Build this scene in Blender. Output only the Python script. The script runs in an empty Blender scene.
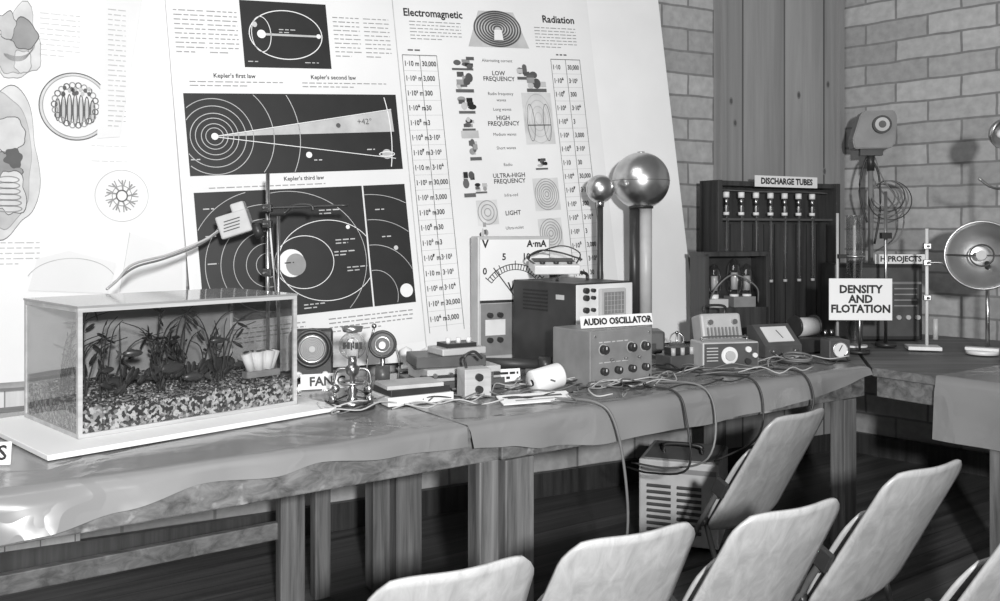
import bpy, bmesh, math, random
from mathutils import Matrix, Vector, noise
random.seed(7)
sc=bpy.context.scene
try: sc.view_settings.view_transform='Standard'
except: pass
# ---------------------------------------------------------------- materials
def newmat(name):
    m=bpy.data.materials.new(name); m.use_nodes=True
    nt=m.node_tree; b=nt.nodes['Principled BSDF']; return m,nt,b
def g3(v): return (v,v,v,1)
def mat(name,c,rough=.5,metal=0,var=.15,scale=12,bump=0):
    m,nt,b=newmat(name)
    tc=nt.nodes.new('ShaderNodeTexCoord'); n=nt.nodes.new('ShaderNodeTexNoise')
    n.inputs['Scale'].default_value=scale; n.inputs['Detail'].default_value=4
    nt.links.new(tc.outputs['Object'],n.inputs['Vector'])
    r=nt.nodes.new('ShaderNodeValToRGB')
    r.color_ramp.elements[0].position=.3; r.color_ramp.elements[1].position=.7
    r.color_ramp.elements[0].color=g3(c*(1-var)); r.color_ramp.elements[1].color=g3(min(1,c*(1+var)))
    nt.links.new(n.outputs['Fac'],r.inputs['Fac']); nt.links.new(r.outputs['Color'],b.inputs['Base Color'])
    b.inputs['Roughness'].default_value=rough; b.inputs['Metallic'].default_value=metal
    if bump:
        bp=nt.nodes.new('ShaderNodeBump'); bp.inputs['Strength'].default_value=bump; bp.inputs['Distance'].default_value=.01
        nt.links.new(n.outputs['Fac'],bp.inputs['Height']); nt.links.new(bp.outputs['Normal'],b.inputs['Normal'])
    return m
def wood(name,c1,c2,axis='x',scale=6,rough=.5,plank=0,bump=.15,blotch=0,stretch=.05):
    m,nt,b=newmat(name); L=nt.links.new
    tc=nt.nodes.new('ShaderNodeTexCoord'); mp=nt.nodes.new('ShaderNodeMapping')
    st={'x':(stretch,1,1),'y':(1,stretch,1),'z':(1,1,stretch)}[axis]
    mp.inputs['Scale'].default_value=tuple(s*scale for s in st)
    L(tc.outputs['Object'],mp.inputs['Vector'])
    n=nt.nodes.new('ShaderNodeTexNoise'); n.inputs['Scale'].default_value=3; n.inputs['Detail'].default_value=10; n.inputs['Roughness'].default_value=.65; n.inputs['Distortion'].default_value=.6
    L(mp.outputs[0],n.inputs['Vector'])
    r=nt.nodes.new('ShaderNodeValToRGB'); r.color_ramp.elements[0].position=.35; r.color_ramp.elements[1].position=.68
    r.color_ramp.elements[0].color=g3(c1); r.color_ramp.elements[1].color=g3(c2)
    L(n.outputs['Fac'],r.inputs['Fac']); col=r.outputs['Color']
    if plank:
        sx=nt.nodes.new('ShaderNodeSeparateXYZ'); L(tc.outputs['Object'],sx.inputs[0])
        src={'x':'Y','y':'X','z':'X'}[axis]
        d=nt.nodes.new('ShaderNodeMath'); d.operation='DIVIDE'; d.inputs[1].default_value=plank; L(sx.outputs[src],d.inputs[0])
        fl=nt.nodes.new('ShaderNodeMath'); fl.operation='FLOOR'; L(d.outputs[0],fl.inputs[0])
        wn=nt.nodes.new('ShaderNodeTexWhiteNoise'); wn.noise_dimensions='1D'; L(fl.outputs[0],wn.inputs['W'])
        fr=nt.nodes.new('ShaderNodeMath'); fr.operation='FRACT'; L(d.outputs[0],fr.inputs[0])
        gt=nt.nodes.new('ShaderNodeMath'); gt.operation='GREATER_THAN'; gt.inputs[1].default_value=.04; L(fr.outputs[0],gt.inputs[0])
        mr=nt.nodes.new('ShaderNodeMapRange'); mr.inputs['To Min'].default_value=.75; mr.inputs['To Max'].default_value=1.15; L(wn.outputs['Value'],mr.inputs['Value'])
        ml=nt.nodes.new('ShaderNodeMath'); ml.operation='MULTIPLY'; L(mr.outputs[0],ml.inputs[0])
        mr2=nt.nodes.new('ShaderNodeMapRange'); mr2.inputs['To Min'].default_value=.35; L(gt.outputs[0],mr2.inputs['Value']); L(mr2.outputs[0],ml.inputs[1])
        mx=nt.nodes.new('ShaderNodeMix'); mx.data_type='RGBA'; mx.blend_type='MULTIPLY'; mx.inputs[0].default_value=1
        L(col,mx.inputs[6]); cb=nt.nodes.new('ShaderNodeCombineColor')
        for i in range(3): L(ml.outputs[0],cb.inputs[i])
        L(cb.outputs[0],mx.inputs[7]); col=mx.outputs[2]
    if blotch:
        n2=nt.nodes.new('ShaderNodeTexNoise'); n2.inputs['Scale'].default_value=9; n2.inputs['Detail'].default_value=8; L(tc.outputs['Object'],n2.inputs['Vector'])
        r2=nt.nodes.new('ShaderNodeValToRGB'); r2.color_ramp.elements[0].position=.60; r2.color_ramp.elements[1].position=.68
        L(n2.outputs['Fac'],r2.inputs['Fac'])
        mx=nt.nodes.new('ShaderNodeMix'); mx.data_type='RGBA'; L(r2.outputs['Color'],mx.inputs[0]); L(col,mx.inputs[6]); mx.inputs[7].default_value=g3(blotch); col=mx.outputs[2]
    L(col,b.inputs['Base Color']); b.inputs['Roughness'].default_value=rough
    if bump:
        bp=nt.nodes.new('ShaderNodeBump'); bp.inputs['Strength'].default_value=bump; bp.inputs['Distance'].default_value=.004
        L(n.outputs['Fac'],bp.inputs['Height']); L(bp.outputs['Normal'],b.inputs['Normal'])
    return m
def brickmat():
    m,nt,b=newmat('brick'); L=nt.links.new
    tc=nt.nodes.new('ShaderNodeTexCoord'); sx=nt.nodes.new('ShaderNodeSeparateXYZ'); cx=nt.nodes.new('ShaderNodeCombineXYZ')
    L(tc.outputs['Object'],sx.inputs[0]); L(sx.outputs['X'],cx.inputs['X']); L(sx.outputs['Z'],cx.inputs['Y'])
    wn=nt.nodes.new('ShaderNodeTexNoise'); wn.inputs['Scale'].default_value=7; L(cx.outputs[0],wn.inputs['Vector'])
    va=nt.nodes.new('ShaderNodeVectorMath'); va.operation='SCALE'; va.inputs['Scale'].default_value=.014; L(wn.outputs['Color'],va.inputs[0])
    ad=nt.nodes.new('ShaderNodeVectorMath'); L(cx.outputs[0],ad.inputs[0]); L(va.outputs[0],ad.inputs[1])
    bt=nt.nodes.new('ShaderNodeTexBrick'); L(ad.outputs[0],bt.inputs['Vector'])
    bt.inputs['Scale'].default_value=1; bt.inputs['Brick Width'].default_value=.36; bt.inputs['Row Height'].default_value=.122
    bt.inputs['Mortar Size'].default_value=.008; bt.inputs['Mortar Smooth'].default_value=.4; bt.inputs['Bias'].default_value=0
    bt.inputs['Color1'].default_value=g3(.29); bt.inputs['Color2'].default_value=g3(.43); bt.inputs['Mortar'].default_value=g3(.19)
    n=nt.nodes.new('ShaderNodeTexNoise'); n.inputs['Scale'].default_value=22; n.inputs['Detail'].default_value=8; L(tc.outputs['Object'],n.inputs['Vector'])
    mr=nt.nodes.new('ShaderNodeMapRange'); mr.inputs['To Min'].default_value=.65; mr.inputs['To Max'].default_value=1.35; L(n.outputs['Fac'],mr.inputs['Value'])
    cb=nt.nodes.new('ShaderNodeCombineColor')
    for i in range(3): L(mr.outputs[0],cb.inputs[i])
    mx=nt.nodes.new('ShaderNodeMix'); mx.data_type='RGBA'; mx.blend_type='MULTIPLY'; mx.inputs[0].default_value=1
    L(bt.outputs['Color'],mx.inputs[6]); L(cb.outputs[0],mx.inputs[7]); L(mx.outputs[2],b.inputs['Base Color'])
    b.inputs['Roughness'].default_value=.85
    bp=nt.nodes.new('ShaderNodeBump'); bp.inputs['Strength'].default_value=.35; bp.inputs['Distance'].default_value=.006
    L(n.outputs['Fac'],bp.inputs['Height']); L(bp.outputs['Normal'],b.inputs['Normal'])
    return m
def glassmat(name,c=.9,mixf=.12,rough=.03):
    m,nt,b=newmat(name); L=nt.links.new
    tr=nt.nodes.new('ShaderNodeBsdfTransparent'); tr.inputs[0].default_value=g3(c)
    gl=nt.nodes.new('ShaderNodeBsdfGlossy'); gl.inputs['Roughness'].default_value=rough
    lw=nt.nodes.new('ShaderNodeLayerWeight'); lw.inputs['Blend'].default_value=.35
    ma=nt.nodes.new('ShaderNodeMath'); ma.operation='MULTIPLY_ADD'; ma.inputs[1].default_value=.5; ma.inputs[2].default_value=mixf
    L(lw.outputs['Facing'],ma.inputs[0])
    mx=nt.nodes.new('ShaderNodeMixShader'); L(ma.outputs[0],mx.inputs[0]); L(tr.outputs[0],mx.inputs[1]); L(gl.outputs[0],mx.inputs[2])
    out=nt.nodes['Material Output']; L(mx.outputs[0],out.inputs['Surface']); return m
def speckle(name):
    m,nt,b=newmat(name); L=nt.links.new
    oi=nt.nodes.new('ShaderNodeTexCoord'); v=nt.nodes.new('ShaderNodeTexVoronoi'); v.inputs['Scale'].default_value=120
    L(oi.outputs['Object'],v.inputs['Vector'])
    s=nt.nodes.new('ShaderNodeSeparateColor'); L(v.outputs['Color'],s.inputs[0])
    r=nt.nodes.new('ShaderNodeValToRGB'); r.color_ramp.elements[0].position=.35; r.color_ramp.elements[1].position=.85
    r.color_ramp.elements[0].color=g3(.03); r.color_ramp.elements[1].color=g3(.6)
    L(s.outputs[0],r.inputs[0]); L(r.outputs[0],b.inputs['Base Color']); b.inputs['Roughness'].default_value=.7
    return m
BRICK=brickmat()
WHITE=mat('white_card',.80,.6,var=.04,scale=3)
PAPER=mat('paper',.74,.7,var=.05,scale=2)
BLACK=mat('black_ink',.012,.55,var=.2)
INK=mat('grey_ink',.10,.7)
MIDINK=mat('mid_ink',.28,.7)
LTINK=mat('light_ink',.48,.7)
PALE=mat('pale_ink',.60,.7)
DARK=mat('dark_paint',.03,.4,var=.25)
DGREY=mat('dark_grey_enamel',.08,.38,var=.2)
MGREY=mat('mid_grey_enamel',.21,.4,var=.15)
LGREY=mat('light_grey_enamel',.45,.42,var=.1)
CHROME=mat('polished_metal',.62,.3,1,var=.1)
STEEL=mat('steel',.5,.3,1,var=.2)
BRASS=mat('brass',.42,.28,1,var=.25)
CREAM=mat('white_plastic',.72,.35,var=.06)
RUB=mat('black_rubber',.03,.5)
CABG=mat('grey_cable',.16,.5)
CABW=mat('pale_cable',.42,.5)
GLASS=glassmat('clear_glass',.93,.07)
TGLASS=glassmat('tank_glass',.93,.02)
FLOORW=wood('floor_boards',.04,.13,'x',5,.4,plank=.11)
LININGW=wood('lining_boards',.5,.7,'z',5,.6,plank=.12)
PANELW=wood('pine_panel',.27,.40,'z',3,.35,plank=.32,bump=.02)
BENCHW=wood('bench_wood',.07,.21,'x',9,.55)
BENCHW2=wood('bench_rail',.06,.22,'x',9,.55,blotch=.45)
LEGW=wood('leg_wood',.06,.20,'z',10,.55)
DWOOD=wood('dark_wood',.022,.06,'z',9,.4)
LWOOD=wood('light_wood',.36,.56,'x',8,.5)
PLY=wood('plywood',.29,.43,'z',9,.33,bump=0,stretch=.03)
PLYE=mat('plywood_edge',.5,.5)
GRAVEL=speckle('gravel'); PLANT=mat('plant',.025,.5); ROCK=mat('rock',.05,.8,bump=.5)
def clothmat():
    m,nt,b=newmat('plastic_cloth'); L=nt.links.new
    tc=nt.nodes.new('ShaderNodeTexCoord'); n=nt.nodes.new('ShaderNodeTexNoise'); n.inputs['Scale'].default_value=3.2; n.inputs['Detail'].default_value=2; n.inputs['Distortion'].default_value=1.2
    v=nt.nodes.new('ShaderNodeTexVoronoi'); v.feature='DISTANCE_TO_EDGE'; v.inputs['Scale'].default_value=2.1
    wv=nt.nodes.new('ShaderNodeVectorMath'); wv.operation='SCALE'; wv.inputs['Scale'].default_value=.4
    ad=nt.nodes.new('ShaderNodeVectorMath')
    n2=nt.nodes.new('ShaderNodeTexNoise'); n2.inputs['Scale'].default_value=1.2; n2.inputs['Detail'].default_value=4
    L(tc.outputs['Object'],n.inputs['Vector']); L(tc.outputs['Object'],n2.inputs['Vector'])
    L(n.outputs['Color'],wv.inputs[0]); L(tc.outputs['Object'],ad.inputs[0]); L(wv.outputs[0],ad.inputs[1]); L(ad.outputs[0],v.inputs['Vector'])
    r=nt.nodes.new('ShaderNodeValToRGB'); r.color_ramp.elements[0].position=.35; r.color_ramp.elements[1].position=.7
    r.color_ramp.elements[0].color=g3(.19); r.color_ramp.elements[1].color=g3(.25)
    L(n2.outputs['Fac'],r.inputs[0]); L(r.outputs[0],b.inputs['Base Color']); b.inputs['Roughness'].default_value=.22
    ve=nt.nodes.new('ShaderNodeMapRange'); ve.inputs['From Max'].default_value=.10; ve.inputs['To Min'].default_value=.22; ve.inputs['To Max'].default_value=0; L(v.outputs['Distance'],ve.inputs['Value'])
    sm=nt.nodes.new('ShaderNodeMath'); L(n.outputs['Fac'],sm.inputs[0]); L(ve.outputs[0],sm.inputs[1])
    bp=nt.nodes.new('ShaderNodeBump'); bp.inputs['Strength'].default_value=.5; bp.inputs['Distance'].default_value=.018
    L(sm.outputs[0],bp.inputs['Height']); L(bp.outputs['Normal'],b.inputs['Normal']); return m
CLOTH=clothmat()
# ---------------------------------------------------------------- mesh builder
def R(rx=0,ry=0,rz=0):
    return (Matrix.Rotation(math.radians(rz),4,'Z')@Matrix.Rotation(math.radians(ry),4,'Y')@Matrix.Rotation(math.radians(rx),4,'X'))
def catmull(pts,k=6):
    P=[Vector(p) for p in pts]
    if len(P)<3: return P
    out=[]; Q=[P[0]*2-P[1]]+P+[P[-1]*2-P[-2]]
    for i in range(1,len(Q)-2):
        a,b,c,d=Q[i-1:i+3]
        for j in range(k):
            t=j/k
            out.append(.5*((2*b)+(c-a)*t+(2*a-5*b+4*c-d)*t*t+(3*b-a-3*c+d)*t**3))
    out.append(P[-1]); return out
class G:
    def __init__(s): s.bm=bmesh.new(); s.mats=[]
    def mi(s,m):
        if m not in s.mats: s.mats.append(m)
        return s.mats.index(m)
    def merge(s,t,m,M=None,smooth=False):
        if M is not None: bmesh.ops.transform(t,matrix=M,verts=t.verts)
        i=s.mi(m)
        for f in t.faces: f.material_index=i; f.smooth=smooth
        me=bpy.data.meshes.new('t'); t.to_mesh(me); t.free(); s.bm.from_mesh(me); bpy.data.meshes.remove(me)
    def box(s,size,loc,m,rot=(0,0,0),bev=0):
        t=bmesh.new(); bmesh.ops.create_cube(t,size=1)
        bmesh.ops.transform(t,matrix=Matrix.Diagonal((*size,1)),verts=t.verts)
        if bev: bmesh.ops.bevel(t,geom=list(t.edges),offset=bev,segments=2,affect='EDGES',profile=.5)
        s.merge(t,m,Matrix.Translation(loc)@R(*rot))
    def cyl(s,r,h,loc,m,rot=(0,0,0),r2=None,seg=24,smooth=True):
        t=bmesh.new(); bmesh.ops.create_cone(t,cap_ends=True,segments=seg,radius1=r,radius2=r if r2 is None else r2,depth=h)
        i=s.mi(m); M=Matrix.Translation(loc)@R(*rot); bmesh.ops.transform(t,matrix=M,verts=t.verts)
        for f in t.faces: f.material_index=i; f.smooth=smooth and len(f.verts)==4
        me=bpy.data.meshes.new('t'); t.to_mesh(me); t.free(); s.bm.from_mesh(me); bpy.data.meshes.remove(me)
    def sph(s,r,loc,m,scale=(1,1,1),rot=(0,0,0),seg=24):
        t=bmesh.new(); bmesh.ops.create_uvsphere(t,u_segments=seg,v_segments=seg//2,radius=r)
        s.merge(t,m,Matrix.Translation(loc)@R(*rot)@Matrix.Diagonal((*scale,1)),True)
    def lathe(s,prof,loc,m,rot=(0,0,0),seg=28):
        t=bmesh.new(); rows=[]
        for r,z in prof:
            rows.append([t.verts.new((max(r,.0001)*math.cos(2*math.pi*i/seg),max(r,.0001)*math.sin(2*math.pi*i/seg),z)) for i in range(seg)])
        for a,b in zip(rows,rows[1:]):
            for i in range(seg): t.faces.new((a[i],a[(i+1)%seg],b[(i+1)%seg],b[i]))
        s.merge(t,m,Matrix.Translation(loc)@R(*rot),True)
    def tube(s,pts,r,m,n=7,smooth=True,k=6,r2=None):
        P=catmull(pts,k) if smooth else [Vector(p) for p in pts]
        t=bmesh.new(); rows=[]; up=Vector((0,0,1)); N=len(P)
        for i,p in enumerate(P):
            d=(P[min(i+1,N-1)]-P[max(i-1,0)]); d=d.normalized() if d.length>1e-9 else Vector((0,0,1))
            a=d.cross(up)
            if a.length<.05: a=d.cross(Vector((1,0,0)))
            a.normalize(); b=a.cross(d)
            rr=r if r2 is None else r+(r2-r)*i/(N-1)
            rows.append([t.verts.new(p+rr*(math.cos(2*math.pi*j/n)*a+math.sin(2*math.pi*j/n)*b)) for j in range(n)])
        for a,b in zip(rows,rows[1:]):
            for j in range(n): t.faces.new((a[j],a[(j+1)%n],b[(j+1)%n],b[j]))
        t.faces.new(rows[0]); t.faces.new(rows[-1])
        s.merge(t,m,None,True)
    def torus(s,Rr,r,loc,m,rot=(0,0,0),seg=32):
        t=bmesh.new(); rows=[]
        for i in range(seg):
            a=2*math.pi*i/seg
            rows.append([t.verts.new(((Rr+r*math.cos(b))*math.cos(a),(Rr+r*math.cos(b))*math.sin(a),r*math.sin(b))) for b in [2*math.pi*j/8 for j in range(8)]])
        for i in range(seg):
            a=rows[i]; b=rows[(i+1)%seg]
            for j in range(8): t.faces.new((a[j],a[(j+1)%8],b[(j+1)%8],b[j]))
        s.merge(t,m,Matrix.Translation(loc)@R(*rot),True)
    def poly(s,pts,m,th=0):
        t=bmesh.new(); f=t.faces.new([t.verts.new(p) for p in pts])
        if th:
            r=bmesh.ops.extrude_face_region(t,geom=[f]); f.normal_update()
            bmesh.ops.translate(t,vec=(0,0,-th),verts=[v for v in r['geom'] if isinstance(v,bmesh.types.BMVert)])
            bmesh.ops.recalc_face_normals(t,faces=t.faces)
        s.merge(t,m)
    def rect(s,a0,a1,b0,b1,m,y): s.poly([(a0,y,b0),(a1,y,b0),(a1,y,b1),(a0,y,b1)],m)
    def arc(s,cx,cz,rx,rz,w,m,y,clip=None,n=56,t0=0,t1=360):
        t=bmesh.new()
        for i in range(n):
            qs=[]; ok=True
            for k,e in ((i,1),(i+1,1),(i+1,-1),(i,-1)):
                a=math.radians(t0+(t1-t0)*k/n); x=cx+(rx+e*w/2)*math.cos(a); z=cz+(rz+e*w/2)*math.sin(a)
                if clip and not(clip[0]<=x<=clip[1] and clip[2]<=z<=clip[3]): ok=False
                qs.append((x,y,z))
            if ok: t.faces.new([t.verts.new(q) for q in qs])
        s.merge(t,m)
    def disc(s,cx,cz,rx,rz,m,y,n=28):
        s.poly([(cx+rx*math.cos(2*math.pi*i/n),y,cz+rz*math.sin(2*math.pi*i/n)) for i in range(n)],m)
    def blob(s,cx,cz,rx,rz,m,y,seed,edge=None,n=40,amp=.28):
        P=[]
        for i in range(n):
            a=2*math.pi*i/n; k=1+amp*noise.noise(Vector((math.cos(a)*1.6+seed*3.1,math.sin(a)*1.6,seed)))*1.6
            P.append((cx+rx*k*math.cos(a),cz+rz*k*math.sin(a)))
        if edge:
            t=bmesh.new(); w=.0035
            for i in range(n):
                x0,z0=P[i]; x1,z1=P[(i+1)%n]; o=lambda x,z,c:(cx+(x-cx)*(1+c),y,cz+(z-cz)*(1+c))
                c=w/max(rx,rz)
                t.faces.new([t.verts.new(q) for q in (o(x0,z0,0),o(x1,z1,0),o(x1,z1,c),o(x0,z0,c))])
            s.merge(t,edge)
        if m: s.poly([(x,y,z) for x,z in P],m)
    def line(s,x0,z0,x1,z1,w,m,y):
        d=Vector((x1-x0,z1-z0)); d.normalize(); p=Vector((-d.y,d.x))*w/2
        s.poly([(x0-p.x,y,z0-p.y),(x1-p.x,y,z1-p.y),(x1+p.x,y,z1+p.y),(x0+p.x,y,z0+p.y)],m)
    def words(s,a0,a1,b,n,dz,m,y,h=.006):
        t=bmesh.new()
        for i in range(n):
            x=a0; e=a1 if i<n-1 else a0+(a1-a0)*.6
            while x<e:
                w=random.uniform(.012,.035); x1=min(x+w,e); z=b-i*dz
                t.faces.new([t.verts.new(q) for q in ((x,y,z),(x1,y,z),(x1,y,z+h),(x,y,z+h))]); x+=w+.007
        s.merge(t,m)
    def text(s,txt,size,loc,m,rot=(90,0,0),al='CENTER',bold=0,sx=1):
        c=bpy.data.curves.new('txt','FONT'); c.body=txt; c.size=size; c.align_x=al; c.align_y='CENTER'; c.resolution_u=2; c.offset=bold; c.space_line=.9
        o=bpy.data.objects.new('txt',c); sc.collection.objects.link(o)
        dg=bpy.context.evaluated_depsgraph_get(); dg.update()
        me=bpy.data.meshes.new_from_object(o.evaluated_get(dg)); bpy.data.objects.remove(o)
        t=bmesh.new(); t.from_mesh(me); bpy.data.meshes.remove(me)
        s.merge(t,m,Matrix.Translation(loc)@R(*rot)@Matrix.Diagonal((sx,1,1,1)))
    def done(s,name,loc=(0,0,0),yaw=0,M=None):
        me=bpy.data.meshes.new(name); s.bm.to_mesh(me); s.bm.free()
        for m in s.mats: me.materials.append(m)
        o=bpy.data.objects.new(name,me); sc.collection.objects.link(o)
        o.matrix_world=M if M is not None else Matrix.Translation(loc)@R(0,0,yaw)
        return o
TZ=.752
uw=Vector((.883,.469,0)); nw=Vector((-.469,.883,0)); WY=27.97
OFF=3.885
def wp(s,off,z=0): return uw*s+nw*off+Vector((0,0,z))
corner=wp(4.40,OFF)
RWY=-47.0
rd=Vector((math.cos(math.radians(RWY)),math.sin(math.radians(RWY)),0)); rn=Vector((-rd.y,rd.x,0))
E0=Vector((-1.10,1.98,0)); U=Vector((.822,.569,0)); N=Vector((-.569,.822,0)); TY=34.7
def tp(s,t,z=0): return E0+U*s+N*t+Vector((0,0,z))
Cc=Vector((1.576,3.832,0)); V=Vector((.569,-.822,0)); Nr=Vector((.822,.569,0))
# ---------------------------------------------------------------- room
g=G(); g.box((12,14,.1),(0,0,-.05),FLOORW); g.done('floor',(0.5,1.5,0),TY)
g=G(); g.box((8.4,.15,3.3),(.4,.075,1.65),BRICK); g.done('wall_back',wp(0,OFF),WY)
g=G(); g.box((7,.15,3.3),(3.5,.075,1.65),BRICK); g.done('wall_right',corner,RWY)
g=G(); g.box((3.6,.02,.70),(-.7,-.0115,.37),LININGW); g.done('trim_lining',wp(-.9,OFF),WY)
g=G(); g.box((5.0,.03,.12),(1.9,-.016,.06),DWOOD); g.done('baseboard_back',wp(0,OFF),WY)
g=G(); g.box((6.5,.03,.12),(3.3,-.016,.06),DWOOD); g.done('baseboard_right',corner,RWY)
g=G(); g.box((.96,.04,3.18),(0,0,1.70),PANELW)
for x in (-.47,.46): g.box((.04,.06,3.18),(x,-.01,1.70),PANELW)
KN=mat('knot',.09,.5); KN2=mat('knot_ring',.2,.5)
for x,z in ((-.40,2.05),(-.37,1.93),(.36,2.2),(.33,1.68),(.12,2.12)):
    for rr,m_,yy in ((1.6,KN2,-.0212),(1,KN,-.0218)): g.poly([(x+.009*rr*math.cos(a),yy,z+.015*rr*math.sin(a)) for a in [i*math.pi/6 for i in range(12)]],m_)
g.done('door_1',wp(3.90,OFF-.028),WY)
# ---------------------------------------------------------------- benches
def rail(g,a,b,z,h,w,m):
    d=(b-a); L=d.length; ang=math.degrees(math.atan2(d.y,d.x)); c=(a+b)/2
    g.box((L,w,h),(c.x,c.y,z),m,(0,0,ang),.004)
g=G()
g.poly([tuple(p) for p in (tp(-1.8,0,.745),tp(1.345,0,.745),tp(1.345,1.03,.745),tp(-1.8,1.25,.745))],BENCHW,.035)
rail(g,tp(-1.8,.03),tp(1.345,.03),.668,.085,.03,BENCHW2)
rail(g,tp(-1.8,.78),tp(1.345,.78),.66,.10,.03,BENCHW)
rail(g,tp(-1.8,.78),tp(.95,.78),.28,.06,.03,BENCHW)
for s_,w in ((1.31,.07),(-1.3,.07)):
    for t_ in (.05,.76):
        p=tp(s_,t_); g.box((w,w,.628 if t_<.5 else .61),(p.x,p.y,.314 if t_<.5 else .305),LEGW,(0,0,TY),.004)
p=tp(.97,.76); g.box((.09,.05,.61),(p.x,p.y,.305),LEGW,(0,0,TY),.004)
p=tp(1.10,.80); g.box((.06,.05,.61),(p.x,p.y,.305),LEGW,(0,0,TY),.004)
rail(g,tp(1.31,.08),tp(1.31,.74),.66,.09,.03,BENCHW)
g.done('workbench')
g=G()
g.poly([tuple(p) for p in (tp(1.355,0,.745),tp(3.24,0,.745),wp(4.33,OFF-.06,.745),tp(1.355,1.02,.745))],BENCHW,.035)
rail(g,tp(1.355,.03),tp(3.24,.03),.665,.085,.03,BENCHW2)
rail(g,tp(1.355,.78),tp(3.5,.78),.66,.10,.03,BENCHW)
for s_,w in ((1.425,.11),(3.14,.085)):
    for t_ in (.05,.76):
        p=tp(s_,t_); g.box((w,.07,.62 if t_<.5 else .61),(p.x,p.y,.31 if t_<.5 else .305),LEGW,(0,0,TY),.004)
g.done('workbench')
g=G()
def rp(t,b,z=0): return Cc+V*t+Nr*b+Vector((0,0,z))
def rw(t):
    p=Cc+V*t; lim=rn.dot(corner)-.06; k=(lim-rn.dot(p))/rn.dot(Nr); return p+Nr*k
g.poly([tuple(q) for q in (rp(.01,.0,.745),rp(2.4,.0,.745),rw(2.4)+Vector((0,0,.745)),corner+Vector((-.02,-.09,.745)))],BENCHW,.035)
rail(g,rp(.02,.03),rp(2.4,.03),.665,.085,.03,BENCHW)
for t_ in (.53,2.2):
    for b_ in (.05,.8):
        p=rp(t_,b_); g.box((.075,.075,.61 if b_>.5 else .62),(p.x,p.y,.305 if b_>.5 else .31),LEGW,(0,0,TY),.004)
g.done('workbench')
# ---------------------------------------------------------------- cloths
def cloth(name,P,s0,s1,depthf,dropf,n=90,seed=0):
    bm=bmesh.new(); rows=[]
    for i in range(n+1):
        s_=s0+(s1-s0)*i/n; col=[]; D=depthf(s_); L=dropf(s_)
        nt_=18
        for j in range(nt_+1):
            t=D*(1-j/nt_); q=P(s_,t); w=noise.noise(Vector((s_*5+seed,t*5,0)))*.0018
            if t<.05: w=0
            col.append(bm.verts.new((q.x,q.y,.7485+w if t<D*.999 else .747)))
        for j in range(1,9):
            f=j/8; fl=.009+f*(.012+.011*math.sin(s_*9+seed)+.006*math.sin(s_*23+seed*2))
            q=P(s_,-fl if j>1 else -.006); col.append(bm.verts.new((q.x,q.y,.7485-L*f)))
        rows.append(col)
    for a,b in zip(rows,rows[1:]):
        for j in range(len(a)-1): bm.faces.new((a[j],b[j],b[j+1],a[j+1]))
    for f in bm.faces: f.smooth=True
    me=bpy.data.meshes.new(name); bm.to_mesh(me); bm.free(); me.materials.append(CLOTH)
    o=bpy.data.objects.new(name,me); sc.collection.objects.link(o); return o
def interp(T):
    def f(x):
        if x<=T[0][0]: return T[0][1]
        for (a,b),(c,d) in zip(T,T[1:]):
            if x<=c:
                k=(x-a)/(c-a); k=k*k*(3-2*k); return b+(d-b)*k
        return T[-1][1]
    return f
cloth('tablecloth',lambda s,t:tp(s,t),-1.7,1.215,lambda s:1.0,interp([(-1.7,.11),(-.05,.11),(.08,.10),(.25,.075),(.435,.045),(.62,.055),(.75,.035),(.95,.05),(1.215,.06)]),150,0)
cloth('tablecloth',lambda s,t:tp(s,t),1.222,3.24,lambda s:1.0,interp([(1.2,.06),(1.35,.075),(1.5,.10),(1.74,.12),(2.0,.11),(2.2,.12),(2.6,.10),(2.9,.085),(3.25,.03)]),140,3)
cloth('tablecloth',lambda t,b:rp(t,b),.29,2.3,lambda s:.7,interp([(.29,.25),(2.3,.27)]),90,6)
# ---------------------------------------------------------------- display board
roll=math.radians(3.7)
w0=Vector((-.0469,.0883,1)).normalized()
ur=uw*math.cos(roll)+w0*math.sin(roll); wr=-uw*math.sin(roll)+w0*math.cos(roll); yr=wr.cross(ur)
O=Vector((-1.14,3.528,.752))
MB=Matrix(((ur.x,yr.x,wr.x,O.x),(ur.y,yr.y,wr.y,O.y),(ur.z,yr.z,wr.z,O.z),(0,0,0,1)))
g=G()
t=bmesh.new()
A=[(-.045,0,.006),(2.45,0,-.155),(2.45,0,1.93),(-.045,0,1.93)]
v0=[t.verts.new(a) for a in A]; v1=[t.verts.new((a[0],.008,a[2])) for a in A]
t.faces.new(v0); t.faces.new(v1[::-1])
for i in range(4): t.faces.new((v0[i],v1[i],v1[(i+1)%4],v0[(i+1)%4]))
bmesh.ops.recalc_face_normals(t,faces=t.faces); g.merge(t,WHITE)
y1,y2,y3=-.002,-.0035,-.005
g.rect(-.035,.925,.03,1.9,PAPER,-.001); g.rect(.932,1.99,.0,1.9,PAPER,-.001)
g.rect(.926,.931,.0,1.9,LTINK,-.001)
c=(.245,.615,1.243,1.527); g.rect(*c,BLACK,y1)
g.arc(.43,1.385,.155,.105,.004,WHITE,y2)
g.poly([(.31,y2,1.390),(.57,y2,1.387),(.57,y2,1.379),(.31,y2,1.380)],LTINK); g.disc(.325,1.385,.018,.018,WHITE,y3); g.disc(.30,1.425,.01,.012,LTINK,y3); g.disc(.57,1.383,.01,.01,WHITE,y3)
g.arc(.325,1.385,.04,.075,.003,WHITE,y2); g.words(.40,.47,1.405,2,.012,LTINK,y3,.004); g.words(.26,.33,1.265,1,.02,LTINK,y3,.004); g.words(.5,.6,1.265,1,.02,LTINK,y3,.004)
c=(-.008,.90,.797,1.132); g.rect(*c,BLACK,y1)
for r in (.035,.052,.075,.095,.125,.155,.24,.35): g.arc(.10,.955,r,r,.003,LTINK,y2,c,110)
g.disc(.10,.955,.014,.014,WHITE,y3)
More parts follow.
